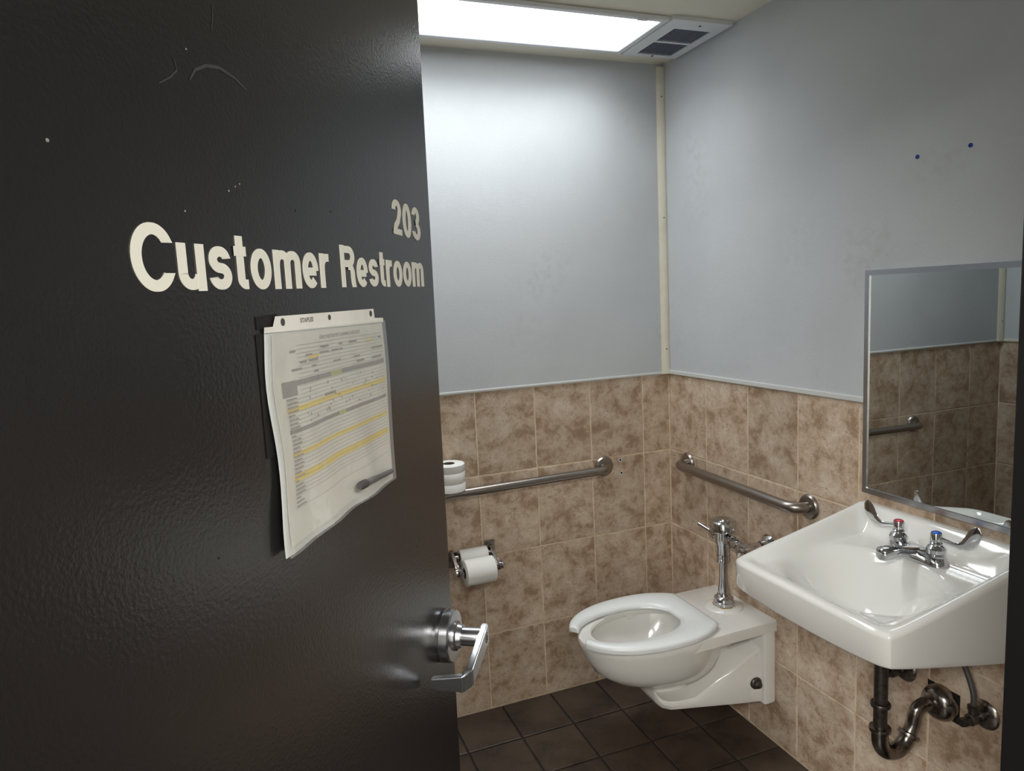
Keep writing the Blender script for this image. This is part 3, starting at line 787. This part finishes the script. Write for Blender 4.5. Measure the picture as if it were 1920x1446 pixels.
bm = NB(); lathe(bm, (FXv, FYv-.018, .690), (0, -1, 0), [(0, .018), (.016, .017), (.017, .021), (.030, .021), (.031, .016), (.055, .016), (.056, .020), (.070, .020), (.074, .017), (.100, .017)], 28); obj('supply_arm', bm, 'chrome', fv, 35)
SVy = FYv-.128
bm = NB(); lathe(bm, (FXv-.042, SVy, .690), (1, 0, 0), [(0, .010), (.002, .016), (.014, .0185), (.016, .0215), (.052, .0215), (.056, .019), (.0845, .018)], 28); obj('stop_valve', bm, 'chrome', fv, 35)
bm = NB(); lathe(bm, (-.0005, SVy, .690), (-1, 0, 0), [(0, .037), (.003, .037), (.010, .031), (.016, .023), (.030, .0215), (.034, .019)], 32); obj('wall_flange', bm, 'chrome', fv, 35)

# ------------------------------------------------------------------ sink
SY = -1.1955; SW = .240; SD = .452
sk = thing('sink', 'white wall-mounted porcelain sink under the mirror', 'sink', (0, SY, .70))
def ztop(d, l):
    ze = .947 - (.947-.859)*min(max((d-.02)/(SD-.02), 0), 1)**.92
    zd = .878 - .028*min(max((d-.09)/(SD-.09), 0), 1)
    s = SW-abs(l)
    fs_ = 1-sst(.012, .062, s); fb = 1-sst(.012, .080, d); ff = 1-sst(.016, .05, SD-d)
    f = 1-(1-fs_)*(1-fb)*(1-ff)
    z = zd+(ze-zd)*f
    q = ((abs(l)/.206)**2.3 + (abs(d-.272)/.152)**2.3)**(1/2.3)
    z -= .128*(1-sst(.30, 1.0, q))
    e = min(s, SD-d); z -= .007*max(0, 1-e/.010)**2
    return z
def zbot(d, l):
    z = .702 + (.788-.702)*d/SD
    k = 1-sst(.2, 1.0, math.hypot(l/.22, (d-.26)/.17))
    z -= .035*k + .012*(1-(l/SW)**2)*sst(.2, SD, d)
    return z
def gp(n, edge):   # denser towards the ends
    return [.5-.5*math.cos(PI*i/n) if edge else i/n for i in range(n+1)]
NU, NV = 56, 56
us = [-SW+2*SW*(.75*a+.25*b) for a, b in zip(gp(NU, True), gp(NU, False))]
ds = [SD*(.75*a+.25*b) for a, b in zip(gp(NV, True), gp(NV, False))]
def plan(d, l):
    a, b = l/SW, d/SD
    return V(-d*(1-.028*abs(a)**14), SY+l*(1-.03*b**14), 0)
bm = NB(); top = []; bot = []; mid = []
for d in ds:
    top.append([bm.verts.new(plan(d, l)+V(0, 0, ztop(d, l))) for l in us])
    bot.append([bm.verts.new((lambda p: V(p.x, p.y, 0))(plan(d*.985, l*.985))+V(0, 0, zbot(d, l))) for l in us])
for j in range(NV):
    for i in range(NU):
        bm.faces.new((top[j][i], top[j][i+1], top[j+1][i+1], top[j+1][i])); bm.faces.new((bot[j][i], bot[j+1][i], bot[j+1][i+1], bot[j][i+1]))
def skirt(tl, bl):
    mids = []
    for k in (.05, .9, .97):
        mids.append([bm.verts.new(V(t.co.x, t.co.y, 0)*(1) + V(0, 0, t.co.z+(b.co.z-t.co.z)*k)) if k < .95 else bm.verts.new(V((t.co.x+b.co.x)/2, (t.co.y+b.co.y)/2, t.co.z+(b.co.z-t.co.z)*k)) for t, b in zip(tl, bl)])
    rows_ = [tl]+mids+[bl]
    for a, b in zip(rows_[:-1], rows_[1:]):
        for i in range(len(a)-1): bm.faces.new((a[i], a[i+1], b[i+1], b[i]))
skirt(top[0], bot[0]); skirt(top[-1], bot[-1]); skirt([r[0] for r in top], [r[0] for r in bot]); skirt([r[-1] for r in top], [r[-1] for r in bot])
bmesh.ops.remove_doubles(bm, verts=bm.verts, dist=.0004)
obj('basin', bm, 'porc', sk, 42)
bm = NB(); lathe(bm, (-.235, SY, ztop(.235, 0)), (0, 0, 1), [(-.003, .026), (.003, .026), (.004, .020), (.001, .016)], 28); obj('drain', bm, 'chrome', sk, 40)
# faucet
FD = .088; FZ = ztop(FD, 0)
fc = thing('faucet', 'chrome two-handle sink faucet with wrist blade handles', 'faucet', (-FD, SY, FZ))
bm = NB(); rings = []
for z, k in ((-.004, 1.04), (.004, 1.03), (.010, .97), (.022, .88), (.027, .78)):
    r = []
    for i in range(40):
        t = 2*PI*i/40; c, s = math.cos(t), math.sin(t)
        r.append(V(-FD+.028*k*math.copysign(abs(c)**.8, c), SY+.078*k*math.copysign(abs(s)**.55, s)*(1+(.0)*k), FZ+z-(.008*max(0, 1-abs(s)*1.6) if z > .015 else 0)))
    rings.append(r)
loft(bm, rings); obj('base', bm, 'chrome', fc, 50)
bm = NB(); rings = []
for d, z, wd, h in ((.0, .014, .022, .014), (.03, .019, .0185, .013), (.055, .024, .017, .013), (.078, .027, .018, .0155), (.100, .027, .019, .0165), (.112, .027, .0175, .0160), (.119, .0265, .0125, .013), (.1205, .026, .006, .007)):
    rings.append([V(-FD-d, SY+wd*math.copysign(abs(math.cos(2*PI*i/24))**.7, math.cos(2*PI*i/24)), FZ+z+h*math.copysign(abs(math.sin(2*PI*i/24))**.7, math.sin(2*PI*i/24))) for i in range(24)])
loft(bm, rings); obj('spout', bm, 'chrome', fc, 50)
def handle(y, ang, capm, label):
    c = V(-FD, y, FZ+.018)
    bm = NB(); lathe(bm, c, (0, 0, 1), [(0, .020), (.004, .020), (.006, .0165), (.010, .0205), (.020, .0215), (.026, .018), (.030, .0125), (.032, .0125), (.034, .014), (.037, .011), (.039, .009)], 32)
    h = obj('handle', bm, 'chrome', fc, 35); h['label'] = label
    bm = NB(); lathe(bm, c+V(0, 0, .037), (0, 0, 1), [(0, .0105), (.002, .0125), (.019, .0125), (.021, .0115)], 28); obj('hub', bm, 'chrome', h, 35)
    bm = NB(); lathe(bm, c+V(0, 0, .0575), (0, 0, 1), [(0, .0105), (.002, .0105), (.0032, .008)], 28); obj('index_cap', bm, capm, h, 40)
    dr = V(math.cos(ang), math.sin(ang), 0); sd = V(-dr.y, dr.x, 0)
    bm = NB(); rings = []
    # a flat upright paddle: arm leaves the hub, dips a little, then sweeps upwards and widens
    P2 = [(.008, .046, .0046, .0046), (.022, .0435, .0044, .0040), (.036, .0405, .0046, .0032), (.048, .0395, .0065, .0024), (.059, .0430, .0105, .0018), (.069, .0510, .0138, .0016), (.0765, .0620, .0150, .0016), (.081, .0730, .0145, .0015), (.0835, .0830, .0115, .0014), (.0845, .0890, .0065, .0012), (.0848, .0915, .0015, .0008)]
    for i_, (o_, z, wd, th) in enumerate(P2):
        p_a = P2[max(i_-1, 0)]; p_b = P2[min(i_+1, len(P2)-1)]
        tx, tz = p_b[0]-p_a[0], p_b[1]-p_a[1]; l_ = math.hypot(tx, tz)
        nrm = dr*(-tz/l_) + V(0, 0, tx/l_); p = c+dr*o_+V(0, 0, z)
        rings.append([p+nrm*wd*math.cos(2*PI*i/16)+sd*th*math.sin(2*PI*i/16) for i in range(16)])
    loft(bm, rings); obj('wrist_blade', bm, 'chrome', h, 50)
handle(SY+.051, math.radians(97), 'red', 'handle with a red cap')
handle(SY-.051, math.radians(-75), 'blue', 'handle with a blue cap')
# drain trap under the sink
PX = -.200; PYt = -1.199
dt = thing('drain_trap', 'dull chrome drain trap pipe under the sink', 'drain pipe', (PX, PYt, .40))
bm = NB(); tube(bm, [(PX, PYt, .703), (PX, PYt, .455)], .0160, 24); obj('tailpiece', bm, 'pipe', dt, 60)
bm = NB(); lathe(bm, (PX, PYt, .519), (0, 0, 1), [(0, .0165), (.001, .0225), (.006, .0235), (.010, .0215), (.012, .0165)], 28); obj('slip_nut', bm, 'pipe', dt, 40)
JR = .050
bm = NB(); pts = [V(PX, PYt, .466), V(PX, PYt, .45)] + arc((PX+JR, PYt, .436), (-JR, 0, 0), (0, 0, -JR), 0, PI*.86, 18)
tube(bm, pts, .0195, 26); obj('j_bend', bm, 'oldchrome', dt, 60)
e1 = pts[-1]; t1 = (pts[-1]-pts[-2]).normalized()
bm = NB(); lathe(bm, (PX, PYt, .454), (0, 0, 1), [(0, .020), (.001, .0245), (.006, .0258), (.011, .0245), (.013, .017)], 28); obj('slip_nut', bm, 'oldchrome', dt, 40)
bm = NB(); lathe(bm, e1-t1*.003, t1, [(0, .020), (.001, .0250), (.006, .0262), (.011, .0250), (.013, .017)], 28); obj('slip_nut', bm, 'oldchrome', dt, 40)
bm = NB(); lathe(bm, (PX+JR*.9, PYt, .392), (0.05, 0, -1), [(-.008, .014), (.002, .014), (.003, .017), (.008, .017), (.010, .014)], 20); obj('cleanout_plug', bm, 'pipe', dt, 40)
e2 = e1+t1*.03
ctr = [e1, e2, e2+t1*.02+V(.004, 0, .002), V(PX+.128, PYt-.003, .492), V(PX+.148, PYt-.004, .497), V(-.01, PYt-.006, .478)]
# smooth path (Catmull-Rom)
def crom(P, n=8):
    P = [Vector(p) for p in P]; P = [P[0]*2-P[1]] + P + [P[-1]*2-P[-2]]; out = []
    for i in range(1, len(P)-2):
        for k in range(n):
            t = k/n; a, b, c, d = P[i-1:i+3]
            out.append(.5*((2*b)+(c-a)*t+(2*a-5*b+4*c-d)*t*t+(3*b-a-3*c+d)*t**3))
    return out+[P[-2]]
bm = NB(); tube(bm, crom([e1, e2, V(PX+.118, PYt-.002, .476), V(PX+.142, PYt-.004, .488), V(PX+.165, PYt-.006, .486), V(-.006, PYt-.008, .484)]), .0170, 24); obj('wall_pipe', bm, 'oldchrome', dt, 60)
bm = NB(); lathe(bm, (-.0005, PYt-.010, .484), (-1, 0, 0), [(0, .045), (.014, .045), (.026, .040), (.034, .031), (.038, .020)], 36); obj('escutcheon', bm, 'oldchrome', dt, 40)
bm = NB(); box(bm, (-.0006, PYt-.056, .446), (-.0001, PYt+.032, .524)); obj('wall_cutout', bm, 'black', dt)
def supply(y, z, label):
    s = thing('supply_valve', label, 'supply valve', (0, y, z), 'water supply valves under the sink')
    bm = NB(); lathe(bm, (-.0005, y, z), (-1, 0, 0), [(0, .0355), (.003, .0355), (.009, .029), (.012, .012), (.03, .010)], 32); obj('escutcheon', bm, 'oldchrome', s, 40)
    bm = NB(); lathe(bm, (-.025, y, z), (-1, 0, 0), [(0, .011), (.004, .014), (.028, .014), (.030, .010), (.045, .009)], 22)
    lathe(bm, (-.042, y, z), (0, 0, 1), [(0, .010), (.022, .010), (.023, .013), (.032, .013), (.034, .008)], 20)
    obj('body', bm, 'pipe', s, 40)
    bm = NB(); rings = [[V(-.068-a, y+.013*math.cos(2*PI*i/20)*(1 if a < .012 else .8), z+.009*math.sin(2*PI*i/20)) for i in range(20)] for a in (0, .003, .011, .014)]
    loft(bm, rings); obj('valve_handle', bm, 'pipe', s, 40)
    bm = NB(); tube(bm, crom([(-.042, y, z+.030), (-.043, y, z+.06), (-.047, y+(SY-y)*.08, z+.10), (-.056, y+(SY-y)*.22, z+.15), (-.066, y+(SY-y)*.38, .708)]), .0068, 14); obj('hose', bm, 'hose', s, 60)
supply(-1.318, .512, 'dull water stop valve with a braided hose, right of the drain trap')
supply(-1.100, .520, 'dark water stop valve behind the drain pipe under the sink')

# ------------------------------------------------------------------ mirror
MY0, MY1, MZ0, MZ1 = -.965, -1.425, .974, 1.578
mi = thing('mirror', 'rectangular wall mirror in a thin stainless steel frame above the sink', 'mirror', (0, MY0, MZ0))
bm = NB(); w_ = .0135
O = [(MY0, MZ0), (MY1, MZ0), (MY1, MZ1), (MY0, MZ1)]; sy = -1
I = [(MY0-w_, MZ0+w_), (MY1+w_, MZ0+w_), (MY1+w_, MZ1-w_), (MY0-w_, MZ1-w_)]
for k in range(4):
    b = NB(); a, c = k, (k+1) % 4
    q = [O[a], O[c], I[c], I[a]]
    loft(b, [[V(-.003, y, z) for y, z in q], [V(-.016, y, z) for y, z in q]])
    obj('frame_rail', b, 'satin', mi)
bm.free()
bm = NB(); box(bm, (-.0125, MY1+w_-.003, MZ0+w_-.003), (-.0095, MY0-w_+.003, MZ1-w_+.003)); obj('glass', bm, 'mirror', mi)
bm = NB(); box(bm, (-.0094, MY1+.004, MZ0+.004), (-.0003, MY0-.004, MZ1-.004)); obj('backing', bm, 'black', mi)

# ------------------------------------------------------------------ blue wall plugs
for (y, z, lb) in ((-1.102, 1.844, 'small blue plastic wall plug above the mirror, left and lower of two'), (-1.236, 1.843, 'small blue plastic wall plug above the mirror, right and higher of two')):
    bm = NB(); lathe(bm, (-.002, y, z), (-1, 0, 0), [(0, .0052), (.0016, .0050), (.002, .0036), (.0006, .003)], 16)
    o = obj('wall_plug', bm, 'anchor', None, 40, base=(-.002, y, z)); tag(o, lb, 'wall plug', 'blue wall plugs')
